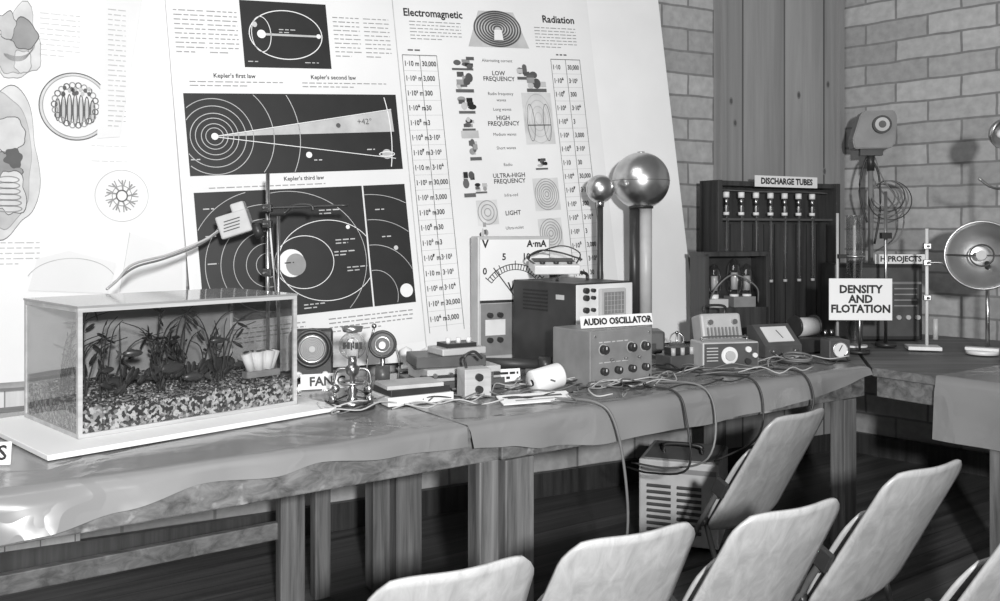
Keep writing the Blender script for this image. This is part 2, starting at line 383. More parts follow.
g.poly([(.11,y2,.955),(.87,y2,1.065),(.875,y2,.965)],LTINK)
g.line(.10,.955,.87,1.065,.003,WHITE,y3-.001); g.line(.10,.953,.87,.845,.003,WHITE,y3-.001)
g.arc(.10,.955,.76,.76,.004,WHITE,y2-.0005,c,260)
g.disc(.48,.87,.013,.013,WHITE,y3-.001); g.disc(.83,.865,.022,.022,LTINK,y3-.001); g.arc(.83,.865,.035,.01,.004,WHITE,y3-.0015); g.disc(.62,.995,.010,.010,INK,y3-.001)
g.text('+42°',.035,(.74,y3-.002,1.01),INK); g.words(.5,.56,.845,1,.02,LTINK,y3,.005); g.words(.74,.80,.885,1,.02,LTINK,y3,.005); g.words(.0,.06,.86,1,.02,LTINK,y3,.005)
for a0,a1 in ((0,.285),(.292,.70),(.707,.90)): g.rect(a0,a1,.205,.73,BLACK,y1)
c=(0,.285,.21,.725)
for r in (.05,.09,.14,.19,.25,.31): g.arc(.27,.42,r,r,.0025,LTINK,y2,c,140)
c=(.292,.70,.21,.725)
g.arc(.52,.42,.21,.17,.003,WHITE,y2,c,180); g.arc(.42,.42,.125,.11,.003,WHITE,y2,c,160)
g.arc(.36,.42,.33,.30,.0025,LTINK,y2,c,180)
g.disc(.365,.42,.055,.058,WHITE,y3); g.disc(.382,.413,.042,.046,MIDINK,y3-.001); g.words(.335,.40,.42,1,.02,BLACK,y3-.002,.005)
g.disc(.62,.555,.009,.009,WHITE,y3)
for (x,z) in ((.50,.63),(.40,.24),(.56,.50),(.6,.38),(.55,.45)): g.words(x,x+.09,z,2,.014,LTINK,y3,.005)
for (x,z) in ((.03,.66),(.03,.55),(.03,.44),(.75,.62),(.77,.5)): g.words(x,x+.07,z,1,.02,LTINK,y3,.005)
c=(.707,.90,.21,.725)
for r in (.1,.2,.3,.4,.5): g.arc(.72,.25,r,r*1.1,.0025,LTINK,y2,c,220)
g.disc(.86,.26,.03,.03,WHITE,y3); g.disc(.83,.45,.01,.01,LTINK,y3)
for a0,a1 in ((-.02,.10),(.11,.23),(.64,.76),(.78,.90)): g.words(a0,a1,1.47,10,.019,MIDINK,y1,.004)
g.text("Kepler's first law",.025,(.20,y1,1.205),BLACK,bold=.0004); g.text("Kepler's second law",.025,(.62,y1,1.205),BLACK,bold=.0004); g.text("Kepler's third law",.024,(.45,y1,.772),BLACK,bold=.0004)
for a in (.02,.48): g.words(a,a+.38,1.178,2,.016,MIDINK,y1,.004)
g.words(.06,.86,.744,1,.02,MIDINK,y1,.004); g.words(.0,.4,.17,4,.018,MIDINK,y1,.005); g.words(.5,.88,.17,4,.018,MIDINK,y1,.005)
g.text('Electromagnetic',.050,(.975,y1,1.512),BLACK,al='LEFT',bold=.0012,sx=.92); g.text('Radiation',.050,(1.9,y1,1.515),BLACK,al='RIGHT',bold=.0012)
g.poly([(1.36,y1,1.54),(1.55,y1,1.54),(1.62,y1,1.365),(1.29,y1,1.365)],LTINK)
for i,r in enumerate((.125,.11,.095,.08,.065,.05,.035,.02)): g.arc(1.455,1.455,r,r*.68,.008,DGREY,y2)
g.poly([(1.43,y3,1.40),(1.48,y3,1.40),(1.475,y3,1.45),(1.435,y3,1.45)],PAPER)
g.words(1.0,1.26,1.47,6,.016,MIDINK,y1,.004); g.words(1.66,1.9,1.47,7,.016,MIDINK,y1,.004)
g.words(.98,1.09,1.335,1,.02,INK,y1,.007); g.words(1.77,1.88,1.335,1,.02,INK,y1,.007)
for x in (.95,1.035,1.12,1.735,1.82,1.905): g.line(x,.06,x,1.315,.0025,INK,y2)
g.line(.95,1.315,1.12,1.315,.003,INK,y2); g.line(1.735,1.315,1.905,1.315,.003,INK,y2)
zs=[1.275-i*.068 for i in range(18)]
A1=['1·10','1·10²','1·10³','1·10⁴','1·10⁵','1·10⁶','1·10⁷']; A2=['30,000','3,000','300','30','3','3·10²','3·10³','3·10⁴']
for i,z in enumerate(zs):
    g.line(.95,z-.032,1.12,z-.032,.0015,LTINK,y1); g.line(1.735,z-.032,1.905,z-.032,.0015,LTINK,y1)
    g.text(A1[i%7]+' m',.033,(.955,y2,z),BLACK,al='LEFT',bold=.0006,sx=.8); g.text(A2[i%8],.033,(1.042,y2,z),BLACK,al='LEFT',bold=.0006,sx=.8)
    g.text(A1[(i*3)%7],.033,(1.74,y2,z),BLACK,al='LEFT',bold=.0006,sx=.8); g.text(A2[(i*5)%8],.033,(1.828,y2,z),BLACK,al='LEFT',bold=.0006,sx=.75)
for z,w in ((1.30,'Alternating current'),(1.225,'LOW\nFREQUENCY'),(1.14,'Radio frequency'),(1.11,'waves'),(1.065,'Long waves'),(1.01,'HIGH\nFREQUENCY'),(.945,'Medium waves'),(.88,'Short waves'),(.80,'Radio'),(.735,'ULTRA-HIGH\nFREQUENCY'),(.655,'Infra-red'),(.57,'LIGHT'),(.50,'Ultra-violet'),(.43,'X-RADIATION'),(.33,'Gamma rays'),(.22,'COSMIC RAYS'),(.14,'Cosmic')):
    up=w.isupper(); g.text(w,.030 if up else .021,(1.435,y1,z),BLACK,bold=.0004 if up else 0)
def gadget(x,z,w,h):
    for k in range(7):
        dx=random.uniform(-.3,.3)*w; dz=random.uniform(-.25,.3)*h; m=random.choice((BLACK,DGREY,MIDINK,INK,LTINK))
        if k%2: g.disc(x+dx,z+dz,w*random.uniform(.12,.24),h*random.uniform(.12,.22),m,y1-.0003*k,12)
        else: g.rect(x+dx-w*.15,x+dx+w*.17,z+dz-h*.1,z+dz+h*.12,m,y1-.0003*k)
    g.rect(x-w*.45,x+w*.4,z-h*.5,z-h*.36,INK,y2)
for x,z,w,h in ((1.25,1.285,.13,.07),(1.25,1.20,.11,.11),(1.25,1.09,.10,.09),(1.25,1.00,.08,.07),(1.27,.88,.07,.11),(1.22,.72,.07,.13),(1.28,.70,.07,.06),(1.58,1.26,.10,.1),(1.64,1.21,.13,.12),(1.62,.80,.08,.06),(1.27,.5,.05,.09),(1.60,.3,.12,.1)): gadget(x,z,w,h)
g.rect(1.205,1.295,.93,.965,LTINK,y2)
def rings(x,z,rx,rz,k,m=MIDINK):
    g.rect(x-rx*1.1,x+rx*1.1,z-rz*1.05,z+rz*1.05,PALE,y1)
    for i in range(k): g.arc(x,z,rx*(1-i/k),rz*(1-i/k),.004,m,y2,n=32)
rings(1.63,1.02,.075,.12,4,LTINK); rings(1.63,.65,.065,.075,6); rings(1.63,.46,.06,.07,5); rings(1.30,.58,.05,.055,3); rings(1.30,.27,.05,.06,4)
g.rect(1.565,1.695,.985,.99,INK,y2-.001)
for x in (1.585,1.675): g.arc(x,1.0,.02,.09,.003,INK,y2-.001,n=24)
g.done('display_board',M=MB)
# biology chart board
g=G(); g.box((1.75,.012,1.62),(-.28,.0065,1.565),WHITE)
g.disc(.1835,1.81,.128,.133,PALE,-.0005,48); g.disc(.1835,1.81,.116,.120,PAPER,-.001,48)
g.arc(.1835,1.81,.126,.130,.004,INK,-.0015); g.arc(.1835,1.81,.114,.119,.003,MIDINK,-.0015)
for i in range(7):
    x=.1835-.062+i*.0205; h=.062*math.sqrt(max(.1,1-((x-.1835)/.085)**2))
    g.arc(x,1.795,.008,h,.0055,INK,-.002,n=24); g.disc(x,1.795,.005,h*.8,LTINK,-.0022,16)
for i in range(22):
    a=2*math.pi*i/22; g.arc(.1835+.074*math.cos(a),1.815+.078*math.sin(a),.010,.011,.004,INK if i%2 else MIDINK,-.0025,n=12)
for i in range(14): g.disc(.1835+random.uniform(-.05,.05),1.865+random.uniform(-.012,.02),.007,.009,INK if i%3 else LTINK,-.003,8)
g.arc(.351,1.466,.098,.102,.0025,LTINK,-.001)
for i in range(9):
    a=i*2*math.pi/9
    g.line(.351+.02*math.cos(a),1.466+.022*math.sin(a),.351+.058*math.cos(a+.15),1.466+.062*math.sin(a+.15),.006,MIDINK,-.0015)
    for k in (-.25,.2): g.line(.351+.035*math.cos(a),1.466+.038*math.sin(a),.351+.062*math.cos(a+k+.2),1.466+.066*math.sin(a+k+.2),.004,MIDINK,-.0017)
g.arc(.351,1.466,.02,.022,.005,INK,-.0025,n=20); g.arc(.351,1.466,.036,.04,.003,MIDINK,-.0025,n=24)
g.blob(-.015,2.04,.085,.13,PALE,-.001,2,MIDINK); g.blob(-.03,2.00,.055,.075,LTINK,-.0013,5,MIDINK); g.blob(.005,2.07,.045,.05,MIDINK,-.0016,7,INK); g.blob(-.05,2.10,.03,.05,LTINK,-.0019,9,INK); g.blob(.0,1.97,.03,.04,PALE,-.0022,11,MIDINK)
for i in range(5): g.arc(-.02,2.0+.012*i,.04+.006*i,.03+.008*i,.003,MIDINK,-.0025,n=30,t0=200+i*10,t1=350)
g.blob(-.05,1.585,.11,.275,PALE,-.001,20,INK,60,.1); g.blob(-.06,1.59,.092,.235,LTINK,-.0013,21,MIDINK,60,.12)
g.blob(-.05,1.69,.055,.07,PALE,-.0016,22,INK); g.blob(-.06,1.56,.06,.06,MIDINK,-.0016,23,INK); g.blob(-.045,1.47,.055,.08,PALE,-.0019,24,INK)
for i in range(6): g.arc(-.045,1.41+.022*i,.045-.002*i,.012,.005,MIDINK,-.0024,n=24)
g.blob(-.03,1.60,.03,.035,INK,-.0024,25)
g.words(-.12,.06,1.28,5,.02,LTINK,-.001,.004)
g.poly([(.26,-.003,1.69),(.345,-.003,1.70),(.44,-.003,2.35),(.30,-.003,2.35)],PAPER)
g.words(.30,.365,2.2,24,.02,LTINK,-.004,.004); g.words(.06,.20,2.16,9,.02,PALE,-.001,.004)
for z in (1.66,1.60): g.words(.24,.46,z,1,.02,PALE,-.001,.003)
g.poly([(.02,-.003,1.10),(.30,-.003,1.08),(.33,-.003,1.20),(.16,-.003,1.25),(.05,-.003,1.22)],PAPER)
g.arc(.17,1.12,.16,.10,.003,LTINK,-.004,t0=20,t1=160)
g.poly([(.33,-.002,1.0),(.58,-.002,1.0),(.58,-.002,1.25),(.38,-.002,1.32)],PAPER); g.line(.33,1.0,.38,1.32,.003,PALE,-.0035)
g.done('biology_chart',wp(0,3.868),WY)
# ---------------------------------------------------------------- aquarium
A=Vector((-1.136,2.423,0)); AY=45.6
g=G(); g.box((.89,.575,.014),(.325,.1625,.007),WHITE,bev=.002); g.done('white_base_sheet',(A.x,A.y,TZ),AY)
g=G(); L_,W_,H_=.685,.42,.352; fw=.012
g.box((L_,W_,.01),(L_/2,W_/2,.005),LGREY)
for x in (0,L_):
    for y in (0,W_): g.box((fw,fw,H_),(x+(fw/2 if x==0 else -fw/2),y+(fw/2 if y==0 else -fw/2),H_/2),LWOOD)
for z in (.006,H_-.006):
    for y in (fw/2,W_-fw/2): g.box((L_-.002,fw+.001,.011),(L_/2,y,z),LWOOD)
    for x in (fw/2,L_-fw/2): g.box((fw+.001,W_-.002,.011),(x,W_/2,z),LWOOD)
g.box((L_-.02,.003,H_-.02),(L_/2,.004,H_/2),TGLASS)
for x in (.004,L_-.004): g.box((.003,W_-.02,H_-.02),(x,W_/2,H_/2),TGLASS)
BACKP=mat('aquarium_backdrop',.32,.6,var=.45,scale=3)
g.box((L_-.02,.003,H_-.02),(L_/2,W_-.005,H_/2),BACKP)
LID=mat('frosted_lid',.28,.10,var=.25,scale=3)
g.box((L_+.004,W_+.004,.006),(L_/2,W_/2,H_+.003),LID)
t=bmesh.new(); nx,ny=50,30; vs=[]
for i in range(nx+1):
    row=[]
    for j in range(ny+1):
        x=.008+(L_-.016)*i/nx; y=.008+(W_-.016)*j/ny
        row.append(t.verts.new((x,y,.072+.012*noise.noise(Vector((x*8,y*8,0)))+.03*y/W_+.004*noise.noise(Vector((x*60,y*60,3))))))
    vs.append(row)
for i in range(nx):
    for j in range(ny): t.faces.new((vs[i][j],vs[i+1][j],vs[i+1][j+1],vs[i][j+1]))
for row in ([r[0] for r in vs],vs[0]):
    low=[t.verts.new((v.co.x,v.co.y,.01)) for v in row]
    for a in range(len(row)-1): t.faces.new((row[a],row[a+1],low[a+1],low[a]))
g.merge(t,GRAVEL)
ST=[mat('stone_%d'%i,c,.6) for i,c in enumerate((.03,.10,.28,.6))]
tt=[bmesh.new() for _ in ST]
for k in range(3600):
    if k<1700: x=random.uniform(.012,L_-.012); y=.011; z=random.uniform(.013,.077)
    elif k<2200: x=.011; y=random.uniform(.012,W_-.012); z=random.uniform(.013,.085)
    else:
        x=random.uniform(.012,L_-.012); y=random.uniform(.012,W_-.03); z=.074+.012*noise.noise(Vector((x*8,y*8,0)))+.03*y/W_
    i=random.choice((0,0,0,1,1,2,3)); r=random.uniform(.0022,.0048)
    M=Matrix.Translation((x,y,z))@R(random.uniform(0,360),random.uniform(0,360),0)@Matrix.Diagonal((1,random.uniform(.6,1),.6,1))
    bmesh.ops.create_icosphere(tt[i],subdivisions=1,radius=r,matrix=M)
for i,q in enumerate(tt): g.merge(q,ST[i])
cl=lambda v,a,b:min(max(v,a),b)
for k in range(50):
    base=random.choice((.06,.10,.20,.30,.38,.46,.52)); cx=cl(base+random.gauss(0,.015),.03,.62); cy=random.uniform(.06,.33); h=random.uniform(.13,.255)
    dx=random.gauss(.02,.06); dy=random.uniform(-.04,.04)
    P=[(cx,cy,.08),(cl(cx+dx*.2,.02,.66),cl(cy+dy*.2,.02,.4),.08+h*.45),(cl(cx+dx*.6,.02,.66),cl(cy+dy*.7,.02,.4),.08+h*.85),(cl(cx+dx*1.5,.02,.66),cl(cy+dy,.02,.4),.08+h)]
    g.tube(P,.0028,PLANT,5,k=4,r2=.0012)
    if k%3==0:
        for f in (.4,.6,.8,.95):
            x=cl(cx+dx*f,.03,.65); g.sph(.015,(x+random.uniform(-.008,.008),cl(cy+dy*f,.03,.38),.08+h*f),PLANT,(1.4,.15,.35),(random.uniform(-40,40),random.uniform(-60,60),random.uniform(0,180)),8)
for cx,cy in ((.16,.10),(.27,.09),(.38,.12),(.48,.14)):
    for i in range(7):
        a=random.uniform(-70,70); ln=random.uniform(.03,.055)
        g.tube([(cx,cy,.085),(cx+ln*.6*math.sin(math.radians(a)),cy,.085+ln*.9),(cx+ln*1.3*math.sin(math.radians(a)),cy-.01,.09+ln*1.2*math.cos(math.radians(a)))],.0022,PLANT,5,k=3)
        g.sph(.018,(cx+ln*1.3*math.sin(math.radians(a)),cy-.01,.095+ln*1.2*math.cos(math.radians(a))),PLANT,(.5,.12,1.1),(0,a,0),10)
for (x,y,z,r,s_) in ((.20,.24,.10,.03,(1.6,.8,.6)),(.33,.25,.11,.035,(1.2,.8,.7)),(.43,.22,.105,.035,(1.4,.9,.8)),(.56,.26,.11,.04,(1.4,.9,.7))): g.sph(r,(x,y,z),ROCK,s_,(0,random.uniform(-20,20),20),14)
g.tube([(.14,.1,.09),(.20,.11,.13),(.28,.12,.12),(.36,.13,.15)],.008,ROCK,8,r2=.003)
FISH=mat('fish',.05,.3)
for x,y,z,a,k in ((.29,.05,.155,10,1.5),(.36,.06,.12,170,1.2),(.17,.05,.21,-15,1),(.45,.08,.22,165,.9),(.10,.05,.17,20,.8),(.52,.07,.14,10,.9)):
    g.sph(.020*k,(x,y,z),FISH,(1.4,.28,.55),(0,0,a),12)
    ca,sa=math.cos(math.radians(a)),math.sin(math.radians(a))
    g.poly([(x-.024*k*ca,y-.024*k*sa,z),(x-.046*k*ca,y-.046*k*sa,z+.014*k),(x-.040*k*ca,y-.04*k*sa,z),(x-.046*k*ca,y-.046*k*sa,z-.014*k)],FISH)
    g.poly([(x-.01*k*ca,y-.01*k*sa,z+.009*k),(x+.008*k*ca,y+.008*k*sa,z+.009*k),(x-.012*k*ca,y-.012*k*sa,z+.02*k)],FISH)
for i in range(6):
    xx=.545+i*.018; g.cyl(.013,.06,(xx,.06+.008*(i%2),.145),WHITE,(0,7*(i-2.5),0),r2=.018,seg=10)
    g.cyl(.010,.002,(xx+.0035*(i-2.5),.06+.008*(i%2),.1765),INK,(0,7*(i-2.5),0),seg=10)
g.box((.12,.03,.02),(.59,.06,.105),MIDINK)
g.done('aquarium',(A.x,A.y,TZ+.0145),AY)
g=G(); g.box((.26,.004,.055),(0,0,.0275),WHITE,(-10,0,0)); g.text('US',.05,(.122,-.004,.028),BLACK,(80,0,0),'RIGHT',.001); g.text('AQUATIC',.05,(-.02,-.004,.028),BLACK,(80,0,0),'CENTER',.001)
g.done('sign_card',(-1.335,2.20,TZ),10)
# ---------------------------------------------------------------- retort stand with lamp
g=G()
g.box((.2,.13,.015),(0,0,.008),DGREY,bev=.003); g.cyl(.007,.78,(0,0,.40),STEEL)
g.cyl(.006,.60,(.035,.02,.33),STEEL)
for z in (.42,.60,.66): g.box((.035,.035,.03),(0,-.005,z),DARK,bev=.004); g.cyl(.004,.05,(0,-.035,z),STEEL,(90,0,0),seg=10)
g.tube([(0,-.01,.66),(.15,0,.665),(.30,.0,.67)],.0055,DARK,8); g.tube([(.06,0,.64),(.10,0,.67),(.16,0,.67),(.17,0,.65)],.007,DARK,8)
g.tube([(0,-.01,.60),(-.06,-.01,.60)],.006,DARK,8)
g.box((.115,.09,.085),(-.115,-.02,.60),LGREY,(0,-18,8),.006)
g.box((.05,.07,.05),(-.10,-.02,.655),LGREY,(0,-18,8),.006)
g.cyl(.028,.03,(-.03,-.02,.575),DARK,(0,72,8))
for i in range(4): g.box((.06,.001,.004),(-.115,-.0655,.58+.012*i),DARK,(0,-18,8))
g.tube([(-.165,-.02,.585),(-.22,-.06,.54),(-.32,-.14,.49),(-.40,-.25,.46),(-.42,-.33,.41),(-.435,-.38,.382)],.0045,CABW,7)
g.tube([(-.165,-.03,.578),(-.24,-.07,.52),(-.33,-.16,.475),(-.39,-.26,.45),(-.43,-.34,.40)],.004,CABG,7)
g.done('retort_stand_lamp',(-.867,3.36,TZ),0)
# ---------------------------------------------------------------- instruments left-centre
g=G(); g.box((.16,.08,.19),(0,0,.095),DARK,bev=.008); g.cyl(.078,.03,(0,-.045,.12),DARK,(90,0,0),seg=36); g.cyl(.046,.004,(0,-.062,.12),MGREY,(90,0,0),seg=36)
g.torus(.066,.009,(0,-.06,.12),DARK,(90,0,0)); g.torus(.050,.003,(0,-.063,.12),CHROME,(90,0,0))
for i in range(6): g.torus(.012+.006*i,.0012,(0,-.0645,.12),LTINK,(90,0,0),24)
g.cyl(.012,.01,(0,-.066,.12),LGREY,(90,0,0))
for x in (-.05,.05): g.cyl(.012,.015,(x,-.045,.02),STEEL,(90,0,0),seg=12)
g.done('electric_fan_unit',(-.735,3.52,TZ),12)
g=G(); g.box((.19,.004,.055),(0,0,.0275),WHITE,(-12,0,0)); g.text('FAN C',.045,(0,-.009,.028),BLACK,(78,0,0),bold=.0014); g.done('sign_card',(-.63,3.28,TZ),18)
g=G(); g.cyl(.075,.012,(0,0,.006),DARK); g.cyl(.055,.012,(0,0,.018),BRASS,r2=.03)
g.lathe([(.02,.02),(.012,.035),(.018,.05),(.009,.07),(.009,.10),(.02,.11),(.024,.13),(.012,.14)],(0,0,0),BRASS)
g.sph(.045,(0,0,.20),GLASS); g.cyl(.014,.03,(0,0,.15),BRASS); g.tube([(-.02,0,.16),(-.02,0,.21),(.0,0,.225),(.02,0,.21),(.02,0,.16)],.002,STEEL,6)
for i in range(4): g.box((.024,.001,.022),(.02*math.cos(i*1.57),.02*math.sin(i*1.57),.20),DARK,(0,0,i*90+20))
for s_ in (-1,1): g.tube([(s_*.055,0,.02),(s_*.06,0,.08),(s_*.05,0,.12),(s_*.015,0,.125)],.005,BRASS,7); g.sph(.014,(s_*.055,0,.06),BRASS); g.cyl(.012,.02,(s_*.06,-.02,.03),BRASS,seg=12)
g.torus(.04,.004,(0,0,.08),STEEL); g.lathe([(.0,.24),(.03,.246),(.036,.262),(.034,.262),(.0,.25)],(0,0,0),CHROME)
g.done('radiometer_bulb',(-.482,2.94,TZ),0)
g=G(); g.box((.13,.09,.015),(0,0,.008),DARK,bev=.003); g.cyl(.009,.17,(0,0,.09),BRASS)
g.cyl(.035,.05,(0,0,.06),DGREY,(0,90,0)); g.torus(.045,.006,(0,-.01,.17),DARK,(90,0,0)); g.cyl(.04,.006,(0,-.01,.17),DGREY,(90,0,0)); g.torus(.026,.003,(0,-.014,.17),CHROME,(90,0,0))
g.cyl(.012,.05,(0,-.02,.17),CREAM,(90,0,0)); g.tube([(-.05,0,.015),(-.055,0,.13),(-.03,0,.23)],.004,BRASS,7); g.sph(.009,(-.03,0,.235),BRASS)
g.tube([(.05,0,.015),(.06,0,.10),(.045,0,.16)],.004,BRASS,7); g.torus(.02,.006,(0,0,.03),BRASS)
for x in (-.045,.045): g.cyl(.008,.025,(x,-.03,.025),BRASS,seg=10)
g.done('model_electric_motor',(-.42,3.22,TZ),5)
g=G(); g.box((.34,.22,.035),(0,0,.0175),DGREY,bev=.003); g.box((.29,.20,.045),(.01,.0,.058),LGREY,(0,0,4),.003); g.box((.30,.02,.01),(.0,-.105,.055),DARK)
g.box((.26,.19,.04),(-.02,.01,.101),DGREY,(0,0,-5),.004); g.box((.18,.13,.025),(.02,.0,.134),LGREY,(0,0,8),.004); g.box((.12,.09,.015),(.02,0,.154),DARK,(0,0,8))
for x in (-.04,0,.04): g.cyl(.009,.02,(x+.02,-.02,.17),CREAM,seg=12)
for x in (-.1,-.04,.04,.1): g.cyl(.008,.014,(x,-.112,.06),BRASS,(90,0,0),seg=10)
g.done('transformer_stack',(-.18,3.34,TZ),22)
g=G(); g.box((.24,.16,.03),(0,0,.015),CREAM,bev=.003); g.box((.22,.14,.022),(0,0,.041),DARK,(0,0,2),.002); g.box((.20,.13,.012),(-.01,0,.058),LTINK,(0,0,-4)); g.done('book_stack',(-.30,3.06,TZ),30)
g=G(); g.box((.10,.075,.10),(0,0,.05),LWOOD,bev=.004)
for z in (.03,.072): g.cyl(.013,.016,(0,-.045,z),DARK,(90,0,0),seg=14)
g.box((.01,.06,.03),(.056,0,.07),STEEL); g.tube([(-.03,0,.10),(-.035,0,.14),(0,0,.155),(.03,0,.13)],.005,DARK,7); g.done('bell_transformer',(-.09,3.13,TZ),25)
g=G(); g.box((.10,.004,.05),(0,0,.025),WHITE,(-12,0,0)); g.words(-.038,.038,.032,2,.018,BLACK,-.012,.009); g.done('sign_card',(.03,3.42,TZ),20)
g=G(); g.box((.26,.07,.004),(0,0,.013),WHITE,(14,0,0))
g.box((.2,.012,.0006),(0,.006,.0172),INK,(14,0,0)); g.box((.14,.006,.0006),(-.01,-.016,.0118),MIDINK,(14,0,0)); g.done('sign_card',(.12,3.03,TZ),22)
g=G()
g.lathe([(.012,-.06),(.042,-.06),(.044,-.055),(.044,.055),(.042,.06),(.03,.06),(.030,-.02),(.0,-.02)],(0,0,.046),WHITE,(0,80,0)); g.box((.04,.02,.012),(0,.0,.006),CREAM); g.box((.022,.0006,.006),(0,-.0445,.046),INK,(0,20,0)); g.done('paper_roll',(.165,3.22,TZ),30)
g=G(); g.cyl(.022,.30,(0,0,.045),RUB,(0,90,0)); g.cyl(.03,.05,(-.15,0,.045),DARK,(0,90,0)); g.cyl(.03,.05,(.15,0,.045),DARK,(0,90,0)); g.box((.05,.06,.03),(-.1,0,.015),DGREY); g.box((.05,.06,.03),(.1,0,.015),DGREY)
g.done('induction_coil',(.03,3.58,TZ+.002),-8)
g=G()
for i,(x,y) in enumerate(((0,0),(.09,.03),(-.08,.04),(.17,.0))):
    g.cyl(.022,.02,(x,y,.01),CREAM); g.lathe([(.012,.02),(.014,.04),(.026,.065),(.024,.085),(.0,.098)],(x,y,0),GLASS if i%2 else CREAM)
g.box((.32,.10,.006),(.04,.02,.003),DARK)
g.done('lamp_bulbs',(-.30,3.70,TZ),15)
# ---------------------------------------------------------------- demonstration meter
g=G(); W=.37; H=.55
g.box((W,.075,H),(0,0,H/2),LGREY,bev=.006); g.box((W-.02,.004,.27),(0,-.0385,H-.15),WHITE)
g.box((W-.02,.004,.012),(0,-.040,H-.29),DARK); g.box((W-.03,.003,.23),(0,-.0385,.135),MGREY)
yy=-.0415
g.arc(0,.25,.175,.175,.004,BLACK,yy,t0=38,t1=142,n=30); g.arc(0,.25,.15,.15,.003,BLACK,yy,t0=38,t1=142,n=30)
for i in range(21):
    a=math.radians(142-i*5.2); e=.19 if i%5==0 else .175
    g.line(.15*math.cos(a),.25+.15*math.sin(a),e*math.cos(a),.25+e*math.sin(a),.004,BLACK,yy)
for i,tx in enumerate(('0','5','10','15')):
    a=math.radians(138-i*32); g.text(tx,.042,(.205*math.cos(a),yy,.25+.215*math.sin(a)),BLACK,bold=.001)
g.text('V',.05,(-.15,yy,.515),BLACK,bold=.0015); g.text('A·mA',.042,(.11,yy,.515),BLACK,bold=.0015); g.text('V',.06,(-.02,yy,.32),BLACK,bold=.001); g.line(0,.275,-.11,.41,.005,BLACK,yy-.001)
for x in (-.13,-.08): g.cyl(.012,.02,(x,-.05,.09),DARK,(90,0,0),seg=12); g.cyl(.012,.02,(x,-.05,.20),DARK,(90,0,0),seg=12)
g.cyl(.03,.02,(.07,-.05,.14),DARK,(90,0,0)); g.rect(-.15,-.05,.11,.18,CREAM,yy)
g.done('demonstration_meter',(.05,4.085,TZ),27)
# ---------------------------------------------------------------- oscilloscope
g=G(); W,D,H=.332,.40,.36
g.box((W,D,H),(W/2,D/2,H/2),DARK,bev=.004); g.box((W-.008,.006,H-.012),(W/2,-.003,H/2),CREAM,bev=.002)
g.box((.15,.02,.12),(.20,-.012,.275),LGREY,bev=.006); g.box((.115,.004,.09),(.20,-.0235,.275),MGREY,bev=.001)
for i in range(5): g.box((.0012,.001,.085),(.16+.02*i,-.0262,.275),LTINK)
for i in range(4): g.box((.11,.001,.0012),(.20,-.0262,.245+.02*i),LTINK)
for z in (.20,.25,.30,.33): g.cyl(.012,.018,(.05,-.014,z),DARK,(90,0,0),seg=12); g.cyl(.008,.018,(.09,-.014,z),DARK,(90,0,0),seg=12)
for x in (.05,.11,.17,.23,.29):
    for z in (.05,.10,.155): g.cyl(.011,.018,(x,-.014,z),DARK,(90,0,0),seg=12)
for i in range(6): g.box((.002,.16,.008),(-.001,.25,.24+i*.016),BLACK)
g.box((.002,.05,.02),(-.001,.09,.30),LTINK)
g.tube([(.08,.2,H),(.10,.2,H+.03),(.24,.2,H+.03),(.26,.2,H)],.007,DARK,7)
g.done('oscilloscope',(.304,3.65,TZ),38)
g=G(); g.box((.20,.13,.04),(0,0,.03),CREAM,(12,0,0),.005); g.box((.18,.06,.006),(0,.025,.056),DARK,(12,0,0))
for x in (-.06,0,.06): g.cyl(.012,.014,(x,-.035,.048),DARK,(12,0,0),seg=12)
g.tube([(-.09,-.03,.04),(-.12,-.02,.07),(-.06,.0,.10),(.03,.02,.09),(.12,-.02,.06)],.004,RUB,6); g.tube([(.09,-.03,.04),(.10,-.05,.09),(.02,-.03,.12),(-.1,.02,.08)],.003,RUB,6); g.done('multimeter',(.235,3.90,TZ+.39),10)
g=G(); W,D,H=.315,.22,.205
g.box((W,D,H),(W/2,D/2,H/2),MGREY,bev=.004); g.box((W-.012,.004,H-.012),(W/2,-.002,H/2),MGREY)
for i,x in enumerate((.06,.13,.20,.27)):
    g.cyl(.014,.02,(x,-.014,.055),DARK,(90,0,0),seg=16); g.box((.003,.002,.01),(x,-.025,.06),WHITE)
    if i in (0,2,3): g.cyl(.016,.02,(x,-.014,.135),DARK,(90,0,0),seg=16); g.torus(.02,.001,(x,-.0045,.135),LTINK,(90,0,0)); g.box((.003,.002,.01),(x,-.025,.142),WHITE)
for x in (.10,.17,.24): g.cyl(.005,.012,(x,-.01,.095),CHROME,(90,0,0),seg=10)
for x,z in ((.02,.185),(.295,.185),(.02,.02),(.295,.02)): g.cyl(.005,.004,(x,-.005,z),CHROME,(90,0,0),seg=10)
g.words(.04,.28,.16,1,.02,LTINK,-.0045,.004); g.words(.04,.28,.085,1,.02,LTINK,-.0045,.003)
g.done('audio_oscillator',(.33,3.30,TZ),35)
g=G(); g.box((.33,.004,.045),(0,0,.0225),WHITE,(-12,0,0)); g.text('AUDIO OSCILLATOR',.034,(0,-.008,.023),BLACK,(78,0,0),bold=.0014,sx=.98); g.done('sign_card',(.45,3.46,TZ+.207),27)
